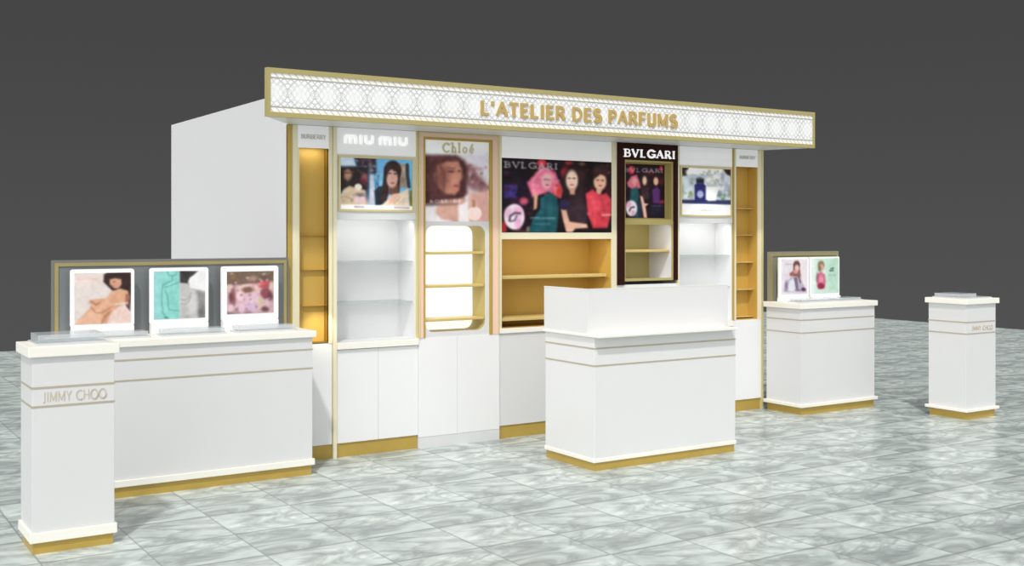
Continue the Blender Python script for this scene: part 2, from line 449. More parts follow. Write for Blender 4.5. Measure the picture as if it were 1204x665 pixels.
def letters(text, x0, x1, z0, h, y_front, y_back, thick, thin, serif=False, gap=0.12):
    mb = MB(); nstroke = 0
    for pts, wgt in text_strokes(text, x0, x1, serif, gap):
        wd = {1: thick, 0: thin, -1: thin * 0.8}[wgt] / 2
        P = [Vector((p[0], z0 + p[1] * h)) for p in pts]
        for a, b in zip(P[:-1], P[1:]):
            d = (b - a)
            if d.length < 1e-6: continue
            d.normalize(); nrm = Vector((-d.y, d.x)) * wd
            e = d * wd * 0.5
            q = [a - e - nrm, b + e - nrm, b + e + nrm, a - e + nrm]
            nstroke += 1
            mb.prism([(t.x, t.y) for t in q], y_front - nstroke * 0.00025, y_back)
    return mb

def letter_parts(parent, text, x0, x1, z0, h, y_front, y_back, thick, thin, m, serif=False, gap=0.12, name='letter'):
    """every letter its own part"""
    adv = []; x = 0
    for ch in text:
        adv.append(x); x += G[ch][0] + (gap if ch != ' ' else 0)
    k = (x1 - x0) / (x - gap - 0.06)
    for ch, a in zip(text, adv):
        if ch == ' ': continue
        xs = x0 + a * k
        build(name, letters(ch, xs, xs + (G[ch][0] - 0.06) * k, z0, h, y_front, y_back, thick, thin, serif, gap), m, parent)

# ------------------------------------------------------------------ printed pictures
class Canvas:
    """frame: (x_left, y_top_left, y_bottom_left, x_right, y_top_right, y_bottom_right) of the sketch coordinates"""
    def __init__(self, W, H, frame, color):
        self.W, self.H = W, H
        xl, ytl, ybl, xr, ytr, ybr = frame
        u, v = np.meshgrid((np.arange(W) + .5) / W, (np.arange(H) + .5) / H)
        self.x = xl + u * (xr - xl)
        yt = ytl + u * (ytr - ytl); yb = ybl + u * (ybr - ybl)
        self.y = yt + v * (yb - yt)
        self.px = (xr - xl) / W
        self.img = np.zeros((H, W, 3)) + np.array(color, float)
    def put(self, d, color, soft, alpha):
        soft = max(soft * 1.7, self.px * 2)
        m = np.clip(.5 - d / soft, 0, 1)
        m = (m * m * (3 - 2 * m) * alpha)[..., None]
        self.img = self.img * (1 - m) + np.array(color, float) * m
        return self
    def ell(self, cx, cy, rx, ry, color, soft=8, alpha=1, rot=0):
        c, s = math.cos(R(rot)), math.sin(R(rot))
        dx, dy = self.x - cx, self.y - cy
        a, b = dx * c + dy * s, -dx * s + dy * c
        q = np.sqrt((a / rx) ** 2 + (b / ry) ** 2)
        return self.put((q - 1) * min(rx, ry), color, soft, alpha)
    def poly(self, pts, color, soft=8, alpha=1):
        P = np.array(pts, float); n = len(P)
        ins = np.zeros(self.x.shape, bool); d = np.full(self.x.shape, 1e9)
        for i in range(n):
            (x1, y1), (x2, y2) = P[i], P[(i + 1) % n]
            ex, ey = x2 - x1, y2 - y1
            t = np.clip(((self.x - x1) * ex + (self.y - y1) * ey) / (ex * ex + ey * ey + 1e-9), 0, 1)
            d = np.minimum(d, np.hypot(self.x - x1 - t * ex, self.y - y1 - t * ey))
            cond = ((y1 > self.y) != (y2 > self.y))
            xi = x1 + (self.y - y1) * ex / (ey if abs(ey) > 1e-9 else 1e-9)
            ins ^= cond & (self.x < xi)
        return self.put(np.where(ins, -d, d), color, soft, alpha)
    def line(self, pts, wd, color, soft=4, alpha=1):
        d = np.full(self.x.shape, 1e9)
        for (x1, y1), (x2, y2) in zip(pts[:-1], pts[1:]):
            ex, ey = x2 - x1, y2 - y1
            t = np.clip(((self.x - x1) * ex + (self.y - y1) * ey) / (ex * ex + ey * ey + 1e-9), 0, 1)
            d = np.minimum(d, np.hypot(self.x - x1 - t * ex, self.y - y1 - t * ey))
        return self.put(d - wd / 2, color, soft, alpha)
    def text(self, t, x0, y0, x1, y1, h, color, wd, serif=False, alpha=1):
        for pts, wgt in text_strokes(t, 0, 1, serif, 0.25):
            self.line([(x0 + p[0] * (x1 - x0), y0 + p[0] * (y1 - y0) - p[1] * h) for p in pts], wd * (1 if wgt == 1 else .7), color, 4, alpha)
        return self
    def speckle(self, n, box, palette, size, seed, alpha=.6):
        g = np.random.RandomState(seed)
        for i in range(n):
            x, y = g.uniform(box[0], box[2]), g.uniform(box[1], box[3])
            q = g.uniform(.5, 1.3) * size
            self.ell(x, y, q, q * g.uniform(.5, 1.6), palette[g.randint(len(palette))], q * .5, alpha, g.uniform(0, 180))
        return self
def picture(name, cv, x0, x1, z0, z1, y, m, parent, depth=0.006, label=None):
    """the print on a thin board: front face carries one quad per colour sample"""
    base = wloc(parent)
    W, H = cv.W, cv.H
    gx = np.linspace(x0, x1, W + 1) - base.x; gz = np.linspace(z1, z0, H + 1) - base.z
    X, Z = np.meshgrid(gx, gz)
    front = np.stack([X, np.full_like(X, y - base.y), Z], -1).reshape(-1, 3)
    nb = len(front)
    back = [(gx[0], y - base.y + depth, gz[0]), (gx[-1], y - base.y + depth, gz[0]), (gx[-1], y - base.y + depth, gz[-1]), (gx[0], y - base.y + depth, gz[-1])]
    verts = [tuple(v) for v in front.tolist()] + back
    idx = lambda r, c: r * (W + 1) + c
    faces = []
    for r in range(H):
        for c in range(W):
            faces.append((idx(r + 1, c), idx(r + 1, c + 1), idx(r, c + 1), idx(r, c)))
    A, Bc, C, D = nb, nb + 1, nb + 2, nb + 3
    faces.append((A, Bc, C, D))
    faces.append(tuple([idx(0, c) for c in range(W + 1)]) + (Bc, A))
    faces.append(tuple([idx(H, c) for c in range(W, -1, -1)]) + (D, C))
    faces.append(tuple([idx(r, 0) for r in range(H, -1, -1)]) + (A, D))
    faces.append(tuple([idx(r, W) for r in range(H + 1)]) + (C, Bc))
    me = bpy.data.meshes.new(name); me.from_pydata(verts, [], faces); me.update()
    rs = np.random.RandomState(int(abs(x0 * 1000)) % 9999 + 7)
    im = cv.img.copy()
    for cells, amp in ((9, 11.0), (26, 12.0)):           # uneven photographic tone
        g = rs.uniform(-1, 1, (cells + 2, cells + 2))
        uu = np.linspace(0, cells, W); vv = np.linspace(0, cells, H)
        iu, iv = np.minimum(uu.astype(int), cells), np.minimum(vv.astype(int), cells)
        fu, fv = (uu - iu)[None, :], (vv - iv)[:, None]
        gg = (g[np.ix_(iv, iu)] * (1 - fu) * (1 - fv) + g[np.ix_(iv, iu + 1)] * fu * (1 - fv)
              + g[np.ix_(iv + 1, iu)] * (1 - fu) * fv + g[np.ix_(iv + 1, iu + 1)] * fu * fv)
        lum = im.mean(-1, keepdims=True) / 255
        im = im + gg[..., None] * amp * (0.35 + 1.6 * lum * (1 - lum)) * (lum < 0.94)
    k = np.array([1, 4, 6, 4, 1]) / 16
    pad = np.pad(im, ((2, 2), (0, 0), (0, 0)), 'edge'); im = sum(k[i] * pad[i:i + H] for i in range(5))
    pad = np.pad(im, ((0, 0), (2, 2), (0, 0)), 'edge'); im = sum(k[i] * pad[:, i:i + W] for i in range(5))
    im = np.clip(im, 0, 255) / 255
    lin = np.where(im <= .04045, im / 12.92, ((im + .055) / 1.055) ** 2.4)
    ca = me.color_attributes.new('print', 'FLOAT_COLOR', 'CORNER')
    nl = len(me.loops)
    data = np.ones((nl, 4)) * .8
    data[:W * H * 4, :3] = np.repeat(lin.reshape(-1, 3), 4, axis=0)
    data[:, 3] = 1
    ca.data.foreach_set('color', data.astype(np.float32).ravel())
    me.materials.append(m)
    o = bpy.data.objects.new(name, me); COL.objects.link(o); o.parent = parent
    if label: o['label'] = label
    return o

# =================================================================== STRUCTURE
fl = build('floor', B(-14, 14.75, -10, 9.42, -0.06, 0), M['marble'])
fl['kind'] = 'structure'

# =================================================================== KIOSK HOUSING
YB = 2.917; HT = 2.66; XL, XR = -0.02, 4.70
h = thing('kiosk_housing', (2.34, 1.5, 0), 'tall plain white panelled housing forming the body behind the shop front', 'kiosk')
build('side_panel', B(XL, XL + 0.018, 0.0, YB, 0, HT), M['wall'], h)
build('side_panel', B(XR - 0.018, XR, 0.0, YB, 0, HT), M['wall'], h)
build('back_panel', B(XL + 0.018, XR - 0.018, YB - 0.018, YB, 0, HT), M['wall'], h)
build('roof_panel', B(XL + 0.018, XR - 0.018, 0.0, YB - 0.018, HT - 0.018, HT), M['wall'], h)
build('upper_front_panel', B(XL + 0.018, XR - 0.018, 0.0, 0.018, 2.462, HT - 0.018), M['wall'], h)

# =================================================================== FASCIA
FX0, FX1, FZ0, FZ1, FY = -0.345, 4.895, 2.43, 2.757, -0.45
f = thing('fascia_sign', (2.34, FY, 2.43), 'long gold-framed white lattice fascia sign with gold letters above the shop front', 'sign')
build('soffit', MB().slab([(FX0 + .01, FY + .03), (FX1 - .01, FY + .03), (XR, -0.002), (XL, -0.002)], 2.432, 2.46), M['white'], f)
build('backing_board', B(FX0, FX1, FY + 0.012, FY + 0.03, FZ0, FZ1), M['fasciagold'], f)
lat = build('lattice_panel', MB(), M['lattice'], f)
zc = (FZ0 + FZ1) / 2
me = bpy.data.meshes.new('lattice_panel')
lb = B(FX0 + .025, FX1 - .025, -0.004, 0.012, -(FZ1 - FZ0) / 2 + .025, (FZ1 - FZ0) / 2 - .025)
lat.location = (-2.34, 0, zc - 2.43)
me.from_pydata(lb.v, [], lb.f); me.materials.append(M['lattice']); lat.data = me
fw = 0.032
fm = MB()
fm.box(FX0, FX1, FY - .012, FY + .012, FZ1 - fw, FZ1); fm.box(FX0, FX1, FY - .012, FY + .012, FZ0, FZ0 + fw)
fm.box(FX0, FX0 + fw * .8, FY - .012, FY + .012, FZ0 + fw, FZ1 - fw); fm.box(FX1 - fw * .8, FX1, FY - .012, FY + .012, FZ0 + fw, FZ1 - fw)
build('gold_frame', fm, M['fasciagold'], f)
letter_parts(f, "L'ATELIER DES PARFUMS", 1.325, 3.235, 2.541, 0.092, FY - 0.014, FY - 0.004, 0.027, 0.020, M['goldletter'], gap=0.17)

# =================================================================== DISPLAY BAYS
CT = 0.845          # height of the lower cabinets
HB = 2.43           # underside of the canopy
def niche(parent, a, b, c, d, D, mback, mside, y0=0.004, inner_name='niche_lining'):
    build('back_panel', B(a, b, D, D + .012, c, d), mback, parent)
    mb = MB()
    t = .008
    mb.box(a - t, a, y0, D + .012, c - t, d + t); mb.box(b, b + t, y0, D + .012, c - t, d + t)
    mb.box(a, b, y0, D, c - t, c); mb.box(a, b, y0, D, d, d + t)
    build(inner_name, mb, mside, parent)
def shelf(parent, a, b, z, y0, y1, th, m, name='shelf'):
    return build(name, B(a, b, y0, y1, z - th / 2, z + th / 2), m, parent, bevel=min(th * .3, .004))
def kick(parent, a, b, z=0.105):
    build('kick_plate', B(a, b, 0.012, 0.03, 0, z), M['gold'], parent)
def poster_frame(parent, a, b, c, d, wd, y0, y1, m):
    build('poster_frame', MB().ring([(a, c), (b, c), (b, d), (a, d)], [(a + wd, c + wd), (b - wd, c + wd), (b - wd, d - wd), (a + wd, d - wd)], y0, y1), m, parent)

# ---- left tower
t = thing('display_tower', (0.16, 0, 0), 'narrow golden niche tower at the left end of the shop front, beside the long counter', 'display cabinet', 'narrow gold towers at both ends')
build('gold_edge', B(-.02, .016, -.006, .02, 0, HB), M['gold'], t)
build('profile', B(.016, .058, -.003, .02, CT, HB), M['champagne'], t)
build('profile', B(.298, .326, -.003, .02, CT, HB), M['champagne'], t)
build('header_panel', B(.058, .298, 0, .018, 2.268, HB), M['glowheader'], t)
letter_parts(t, 'BURBERRY', .085, .275, 2.335, .030, -.0025, 0.0, .006, .004, M['greyprint'])
build('inner_edge', B(.058, .072, 0, .018, CT, 2.268), M['champagne'], t)
niche(t, .072, .298, CT + .012, 2.268, .085, M['ngold'], M['shaded_gold'])
for z in (1.635, 1.383, 1.120): shelf(t, .074, .296, z, .055, .084, .003, M['ngold'])
build('base_panel', B(-.0, .326, 0.002, .02, .105, CT), M['gloss'], t)
kick(t, 0, .326)
t = thing('gold_pillar', (0.343, 0, 0), 'slim full-height gold pillar left of the first pictured bay', 'pillar')
build('gold_post', B(.330, .358, -.014, .02, 0, HB), M['champagne'], t)
build('edge_strip', B(.348, .360, -.008, .02, 0, HB), M['goldedge'], t)

# ---- miu miu bay
t = thing('display_bay', (0.69, 0, 0), 'white shelved bay under a landscape poster of two long-haired women outdoors', 'display cabinet', 'pictured display bays')
build('header_panel', B(.362, 1.016, 0, .018, 2.235, HB), M['glowheader'], t)
def miu_letters(x0, par):
    z0 = 2.314; hh = .066; s_ = .022
    def blk(mb, x, z, w_, h_): mb.box(x, x + w_, -.008, 0, z, z + h_)
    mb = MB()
    for dx in (0, .0415, .083): blk(mb, x0 + dx, z0, s_, hh * .72)
    for dx in (0, .0415):
        mb.prism([(x0 + dx, z0 + hh * .6), (x0 + dx + .063, z0 + hh * .6), (x0 + dx + .060, z0 + hh * .88), (x0 + dx + .045, z0 + hh), (x0 + dx + .018, z0 + hh), (x0 + dx + .003, z0 + hh * .88)], -.0085 - dx * .02, 0)
    build('letter', mb, M['pure'], par)
    build('letter', B(x0 + .125, x0 + .125 + s_, -.008, 0, z0, z0 + hh), M['pure'], par)
    mb = MB(); ux = x0 + .165
    blk(mb, ux, z0 + hh * .3, s_, hh * .7); blk(mb, ux + .055, z0 + hh * .3, s_, hh * .7)
    mb.prism([(ux, z0 + hh * .4), (ux + .006, z0 + hh * .12), (ux + .024, z0), (ux + .053, z0), (ux + .071, z0 + hh * .12), (ux + .077, z0 + hh * .4)], -.0085, 0)
    build('letter', mb, M['pure'], par)
miu_letters(.420, t); miu_letters(.704, t)
build('face_panel', B(.362, 1.016, 0, .018, 1.752, 2.235), M['header'], t)
poster_frame(t, .372, .998, 1.812, 2.224, .016, -.012, 0.0, M['goldedge'])
c = Canvas(150, 100, (42, 28, 615, 795, 50, 612), (112, 178, 222))
c.poly([(0, 0), (185, 0), (205, 130), (0, 135)], (196, 212, 232), 14)
c.poly([(180, 10), (410, 10), (412, 215), (345, 205), (330, 140), (215, 130)], (52, 40, 50), 26)
c.ell(350, 140, 22, 60, (150, 150, 160), 24, .7).ell(300, 60, 60, 20, (90, 70, 80), 20, .8)
c.poly([(0, 135), (340, 130), (335, 340), (320, 480), (60, 430), (0, 300)], (42, 34, 34), 26)
c.poly([(395, 210), (440, 215), (440, 400), (395, 400)], (78, 120, 150), 20, .8)
c.ell(415, 250, 14, 22, (150, 190, 215), 10, .8).ell(425, 325, 12, 18, (40, 90, 120), 10, .8)
c.speckle(26, (50, 150, 335, 340), [(70, 52, 48), (36, 30, 34), (92, 74, 62), (60, 66, 80), (110, 90, 78)], 13, 3)
c.speckle(16, (190, 40, 400, 200), [(110, 96, 120), (60, 46, 60), (140, 150, 180)], 12, 4)
c.speckle(12, (400, 170, 470, 380), [(160, 200, 225), (50, 90, 120), (120, 150, 170)], 9, 5)
c.ell(124, 225, 36, 58, (170, 130, 105), 24).ell(118, 205, 30, 8, (80, 50, 45), 10, .8)
c.ell(130, 255, 12, 6, (150, 80, 80), 6, .7)
c.ell(292, 262, 34, 55, (142, 78, 82), 26).ell(285, 290, 22, 30, (110, 45, 55), 20, .6)
c.poly([(60, 440), (90, 380), (140, 350), (215, 375), (300, 395), (335, 470), (335, 580), (0, 580), (0, 440)], (206, 186, 158), 20)
c.speckle(26, (50, 400, 330, 550), [(232, 216, 196), (178, 150, 124), (214, 190, 170), (140, 120, 120)], 12, 6)
c.line([(90, 470), (190, 500)], 8, (150, 120, 95), 10, .7).line([(70, 430), (140, 400)], 6, (230, 212, 190), 8, .8)
c.ell(228, 362, 38, 38, (228, 218, 205), 12).ell(250, 450, 46, 26, (95, 85, 100), 22, .8).ell(215, 500, 30, 40, (222, 190, 196), 16)
c.ell(268, 505, 38, 38, (214, 178, 190), 16).ell(320, 430, 20, 80, (70, 70, 95), 22, .85)
c.poly([(350, 230), (378, 225), (398, 400), (400, 560), (345, 560)], (188, 190, 204), 10)
c.poly([(392, 400), (440, 350), (480, 350), (500, 560), (405, 560)], (34, 40, 50), 18)
c.poly([(650, 95), (745, 105), (760, 360), (650, 360)], (152, 138, 122), 18).ell(700, 160, 22, 34, (190, 160, 140), 16, .8).ell(690, 270, 26, 30, (120, 105, 85), 16, .7)
c.line([(738, 110), (742, 240), (758, 350)], 36, (44, 56, 64), 14).poly([(750, 400), (800, 380), (800, 570), (750, 570)], (110, 108, 72), 18)
c.ell(585, 175, 92, 112, (46, 34, 34), 14)
c.poly([(498, 140), (482, 300), (462, 420), (455, 520), (520, 520), (545, 420), (548, 250)], (48, 34, 34), 16)
c.poly([(640, 130), (662, 240), (655, 420), (610, 455), (590, 380), (620, 250)], (52, 36, 36), 16)
c.poly([(548, 330), (640, 330), (650, 430), (590, 450), (540, 430)], (104, 66, 56), 16)
c.poly([(440, 575), (500, 530), (560, 470), (590, 440), (660, 420), (748, 365), (765, 575)], (226, 206, 184), 14)
c.speckle(12, (640, 420, 750, 550), [(240, 226, 210), (204, 184, 160)], 14, 8)
c.poly([(540, 470), (600, 430), (650, 440), (600, 530), (540, 545)], (214, 170, 150), 18).line([(600, 540), (660, 470)], 10, (190, 150, 120), 12, .8)
c.ell(578, 262, 60, 100, (206, 164, 152), 14)
c.poly([(520, 110), (650, 110), (655, 200), (622, 150), (600, 185), (570, 140), (540, 190), (520, 260)], (58, 40, 40), 14)
c.ell(552, 205, 17, 8, (84, 50, 52), 8).ell(610, 208, 16, 8, (84, 50, 52), 8).ell(580, 262, 8, 22, (182, 136, 124), 8, .7).ell(585, 312, 24, 9, (172, 84, 84), 7)
c.poly([(0, 556), (840, 566), (840, 660), (0, 660)], (252, 250, 248), 8)
c.line([(195, 582), (285, 584)], 22, (160, 140, 160), 8, .8)
c.line([(605, 584), (755, 586)], 22, (150, 130, 150), 10, .7)
picture('poster', c, .384, .986, 1.824, 2.212, -.004, M['glowprint'], t, .004, 'poster of two long-haired women outdoors')
niche(t, .366, 1.008, CT, 1.752, .28, M['recess'], M['header'])
for z in (1.437, 1.128): shelf(t, .368, 1.006, z, .03, .278, .007, M['glass'], 'glass_shelf')
build('right_edge', B(1.016, 1.034, -.006, .02, CT, HB), M['goldedge'], t)
build('ledge', B(.360, 1.034, -.02, .02, .795, CT), M['cream'], t, .003)
build('door', B(.362, .6965, 0.0, .018, .105, .790), M['gloss'], t); build('door', B(.6985, 1.034, 0.0, .018, .105, .790), M['gloss'], t)
kick(t, .36, 1.034)

# ---- Chloe bay
t = thing('display_bay', (1.40, 0, 0), 'blush and gold framed bay with a bright round-cornered niche under a windblown-hair portrait', 'display cabinet', 'pictured display bays')
mb = B(1.036, 1.050, -.016, .02, CT, HB); mb.box(1.750, 1.765, -.016, .02, CT, HB); mb.box(1.050, 1.750, -.016, .02, 2.418, HB)
build('gold_outer_frame', mb, M['goldedge'], t)
mb = B(1.050, 1.076, -.012, .02, CT, 2.418); mb.box(1.700, 1.750, -.012, .02, CT, 2.418); mb.box(1.076, 1.700, -.012, .02, 2.392, 2.418)
build('blush_frame', mb, M['pink'], t)
mb = B(1.076, 1.092, -.014, .02, CT, 2.392); mb.box(1.672, 1.70, -.014, .02, CT, 2.392); mb.box(1.092, 1.672, -.014, .02, 2.372, 2.392)
build('gold_inner_frame', mb, M['gold'], t)
c = Canvas(120, 124, (50, 72, 600, 462, 85, 612), (222, 214, 216))
c.poly([(0, 60), (500, 60), (500, 175), (0, 160)], (236, 238, 240), 10)
c.poly([(300, 150), (500, 150), (500, 420), (330, 400)], (214, 210, 220), 50)
c.text('Chloé', 165, 150, 360, 156, 55, (150, 140, 85), 9, True)
c.poly([(300, 215), (350, 240), (420, 262), (380, 275), (440, 350), (470, 400), (440, 425), (390, 405), (340, 400), (300, 330)], (160, 120, 122), 34)
c.ell(350, 340, 50, 34, (122, 80, 82), 40, .8).line([(320, 235), (400, 262)], 12, (170, 135, 135), 16, .7).line([(350, 300), (455, 385)], 16, (120, 84, 88), 20, .8)
c.speckle(26, (300, 230, 450, 410), [(130, 88, 92), (196, 164, 168), (160, 118, 120), (104, 66, 68)], 15, 41, .5)
c.poly([(330, 420), (470, 410), (470, 620), (320, 620)], (212, 164, 154), 30)
c.poly([(40, 172), (250, 172), (300, 205), (328, 260), (318, 340), (322, 420), (290, 460), (200, 490), (40, 490)], (74, 42, 44), 22)
c.speckle(30, (55, 180, 300, 470), [(98, 58, 56), (60, 34, 38), (84, 48, 50)], 16, 42, .5)
c.line([(80, 200), (180, 190), (260, 200)], 12, (110, 66, 62), 20, .7).line([(70, 300), (100, 440)], 14, (98, 56, 56), 20, .7)
c.poly([(130, 240), (190, 212), (262, 212), (284, 262), (288, 320), (272, 350), (268, 400), (240, 430), (190, 425), (135, 380), (110, 310)], (188, 128, 108), 16)
c.ell(170, 300, 30, 50, (172, 108, 92), 30, .7).ell(240, 330, 24, 30, (205, 146, 126), 20, .7)
c.ell(148, 320, 46, 90, (112, 66, 60), 44, .65)
c.line([(140, 225), (175, 300), (170, 400)], 10, (84, 48, 48), 16, .6).line([(120, 260), (130, 420)], 12, (70, 40, 42), 16, .6)
c.ell(215, 278, 24, 8, (100, 60, 58), 8).ell(268, 275, 10, 6, (90, 55, 55), 6).line([(195, 255), (240, 258)], 6, (92, 52, 50), 6, .8).ell(252, 372, 20, 8, (156, 76, 76), 7)
c.poly([(150, 470), (300, 455), (330, 620), (80, 620)], (206, 160, 144), 20)
c.poly([(40, 500), (90, 520), (160, 590), (220, 600), (220, 640), (40, 640)], (226, 220, 222), 14)
c.poly([(262, 500), (320, 480), (335, 620), (265, 620)], (232, 226, 226), 14)
c.line([(60, 495), (250, 490)], 14, (70, 50, 50), 16, .55)
c.text('ROSE', 85, 482, 195, 480, 17, (225, 212, 212), 5, alpha=.75).text('DE', 235, 480, 282, 480, 17, (225, 212, 212), 5, alpha=.75)
c.ell(368, 556, 46, 46, (238, 220, 214), 8).ell(368, 556, 30, 30, (245, 206, 196), 10, .7).line([(362, 475), (362, 505)], 20, (176, 132, 96), 8)
picture('poster', c, 1.092, 1.672, 1.742, 2.372, 0.0, M['glowprint'], t, .004, 'portrait poster of a woman with windblown brown hair')
# rounded niche
inn = rrect(1.100, 1.642, .885, 1.708, .07); outr = rect_like(1.092, 1.672, CT, 1.742)
build('niche_surround', MB().ring(outr, inn, -.004, .01), M['white'], t)
mb = MB(); D = .21
inn2 = rrect(1.099, 1.643, .884, 1.709, .07); o2 = rrect(1.093, 1.649, .878, 1.715, .072)
mb.ring(o2, inn2, .010, D); build('niche_lining', mb, M['olive'], t)
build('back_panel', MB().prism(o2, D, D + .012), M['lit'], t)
for z in (1.495, 1.236, .975): shelf(t, 1.100, 1.642, z, .02, D - .002, .020, M['shelfgold'])
build('base_panel', B(1.036, 1.375, -.008, .018, .085, CT), M['gloss'], t); build('base_panel', B(1.377, 1.765, -.008, .018, .085, CT), M['gloss'], t)
build('white_plinth', B(1.036, 1.765, -.010, .018, 0, .083), M['white'], t)

# ---- central bay
t = thing('display_bay', (2.37, 0, 0), 'wide central bay with dark three-women poster above a golden shelved niche', 'display cabinet', 'pictured display bays')
build('header_panel', B(1.790, 2.900, 0, .018, 2.258, HB), M['glowheader'], t)
mb = B(1.766, 1.790, -.006, .02, CT, HB); mb.box(2.900, 2.956, -.006, .02, CT, HB); mb.box(1.790, 2.900, -.006, .02, 1.602, 1.655)
build('face_frame', mb, M['champagne'], t)
c = Canvas(190, 124, (48, 88, 578, 768, 110, 575), (20, 10, 16))
c.ell(150, 330, 90, 120, (34, 16, 36), 60, .8).poly([(62, 262), (145, 266), (140, 352), (62, 350)], (62, 48, 124), 14)
c.speckle(34, (60, 180, 240, 560), [(60, 20, 40), (30, 14, 50), (70, 30, 60), (24, 12, 20)], 16, 11).speckle(26, (420, 110, 765, 330), [(80, 20, 30), (50, 16, 26), (100, 40, 40)], 13, 12)
c.ell(300, 122, 30, 28, (204, 52, 62), 10).ell(452, 185, 26, 40, (150, 34, 44), 20).ell(480, 116, 24, 14, (140, 34, 44), 14).ell(566, 122, 20, 12, (104, 84, 44), 12)
c.ell(740, 178, 16, 9, (196, 84, 84), 10).ell(560, 200, 24, 40, (90, 30, 40), 30, .7).ell(745, 300, 30, 60, (70, 20, 30), 30, .8)
c.ell(185, 372, 26, 24, (176, 72, 92), 16).ell(60, 545, 18, 40, (170, 40, 50), 14).ell(195, 575, 50, 10, (120, 60, 60), 12, .6).ell(215, 558, 14, 20, (190, 150, 120), 10, .7)
c.poly([(205, 250), (255, 195), (290, 150), (335, 148), (390, 185), (410, 235), (442, 300), (425, 352), (340, 310), (240, 345)], (220, 112, 142), 14)
c.poly([(375, 255), (425, 262), (440, 320), (400, 350), (370, 330)], (206, 66, 66), 14)
c.speckle(22, (225, 180, 420, 330), [(240, 150, 175), (196, 84, 116), (228, 110, 130)], 11, 13, .55)
c.line([(300, 160), (240, 240), (250, 320)], 10, (240, 160, 180), 14, .8).line([(345, 165), (380, 240), (390, 320)], 10, (235, 140, 165), 14, .7)
c.ell(332, 238, 33, 52, (226, 174, 178), 12).ell(322, 228, 9, 4, (120, 60, 80), 5, .8).ell(345, 230, 9, 4, (120, 60, 80), 5, .8).ell(335, 264, 12, 5, (190, 60, 80), 5)
c.poly([(250, 320), (275, 320), (268, 420), (248, 430)], (196, 150, 120), 10)
c.poly([(292, 350), (350, 312), (398, 345), (412, 420), (405, 500), (395, 580), (215, 580), (238, 500), (290, 420)], (26, 82, 92), 12)
c.line([(330, 350), (320, 470), (340, 560)], 14, (20, 62, 74), 18, .7)
c.ell(505, 250, 72, 100, (46, 28, 28), 16).poly([(440, 250), (570, 250), (590, 400), (560, 470), (430, 420)], (44, 26, 30), 18)
c.poly([(425, 370), (560, 330), (598, 420), (600, 520), (450, 520), (420, 430)], (50, 32, 42), 14).ell(446, 392, 34, 32, (46, 40, 78), 16)
c.poly([(425, 425), (460, 430), (482, 505), (598, 520), (605, 545), (520, 552), (500, 575), (460, 575), (440, 500)], (222, 176, 152), 10)
c.ell(498, 232, 40, 66, (234, 200, 182), 12).ell(480, 218, 10, 4, (90, 50, 50), 5).ell(512, 218, 10, 4, (90, 50, 50), 5).ell(497, 262, 14, 5, (196, 90, 90), 5).poly([(480, 285), (520, 285), (515, 325), (485, 325)], (205, 160, 140), 10)
c.ell(695, 172, 54, 42, (52, 26, 28), 12).ell(688, 238, 44, 58, (230, 182, 154), 12).poly([(640, 170), (740, 160), (735, 205), (690, 190), (645, 225)], (56, 28, 28), 10)
c.ell(672, 228, 9, 4, (90, 50, 50), 5).ell(706, 230, 9, 4, (90, 50, 50), 5).ell(690, 266, 13, 5, (180, 70, 70), 5).poly([(665, 285), (705, 290), (690, 330), (660, 320)], (215, 165, 140), 10)
c.poly([(590, 318), (640, 290), (680, 325), (730, 315), (766, 350), (770, 430), (740, 545), (640, 548), (605, 460)], (206, 62, 76), 12)
c.speckle(18, (600, 330, 750, 520), [(226, 96, 104), (176, 44, 60), (214, 74, 84)], 13, 14, .5)
c.line([(630, 340), (660, 420), (650, 500)], 14, (228, 90, 100), 20, .7).line([(700, 360), (720, 440)], 12, (170, 42, 58), 16, .7).line([(705, 462), (768, 458)], 10, (236, 160, 156), 8)
c.ell(126, 475, 64, 84, (232, 216, 228), 8).ell(150, 440, 30, 30, (222, 160, 196), 16, .9).ell(90, 450, 24, 34, (224, 170, 200), 16, .8).ell(150, 520, 22, 36, (220, 150, 190), 16, .8)
c.line([(95, 500), (100, 470), (130, 450), (160, 452)], 12, (70, 66, 80), 8).line([(100, 505), (128, 500), (140, 470)], 9, (90, 80, 100), 8)
c.text('BVLGARI', 68, 150, 398, 160, 36, (176, 168, 176), 8, True)
c.line([(228, 487), (384, 487)], 5, (110, 150, 160), 10, .5).line([(228, 480), (285, 480)], 8, (120, 150, 160), 6, .7).line([(305, 482), (384, 482)], 8, (120, 150, 160), 6, .7).line([(258, 522), (350, 522)], 5, (120, 150, 160), 8, .6)
picture('poster', c, 1.790, 2.898, 1.657, 2.256, -.006, M['glowprint'], t, .01, 'wide dark poster of three women with a round bottle')
niche(t, 1.792, 2.898, .885, 1.600, .32, M['ngold'], M['ngold'])
for z in (1.290, .950): shelf(t, 1.800, 2.890, z, .05, .30, .026, M['shelfgold'])
for z in (1.268, .928):
    for xx in (1.793, 2.883): build('shelf_bracket', B(xx, xx + .014, .03, .30, z, z + .009), M['gold'], t)
build('ledge', B(1.766, 2.956, -.012, .02, CT, .885), M['cream'], t, .003)
build('door', B(1.768, 2.360, 0.002, .018, .105, CT - .002), M['white'], t); build('door', B(2.362, 2.956, 0.002, .018, .105, CT - .002), M['white'], t)
kick(t, 1.766, 2.956)

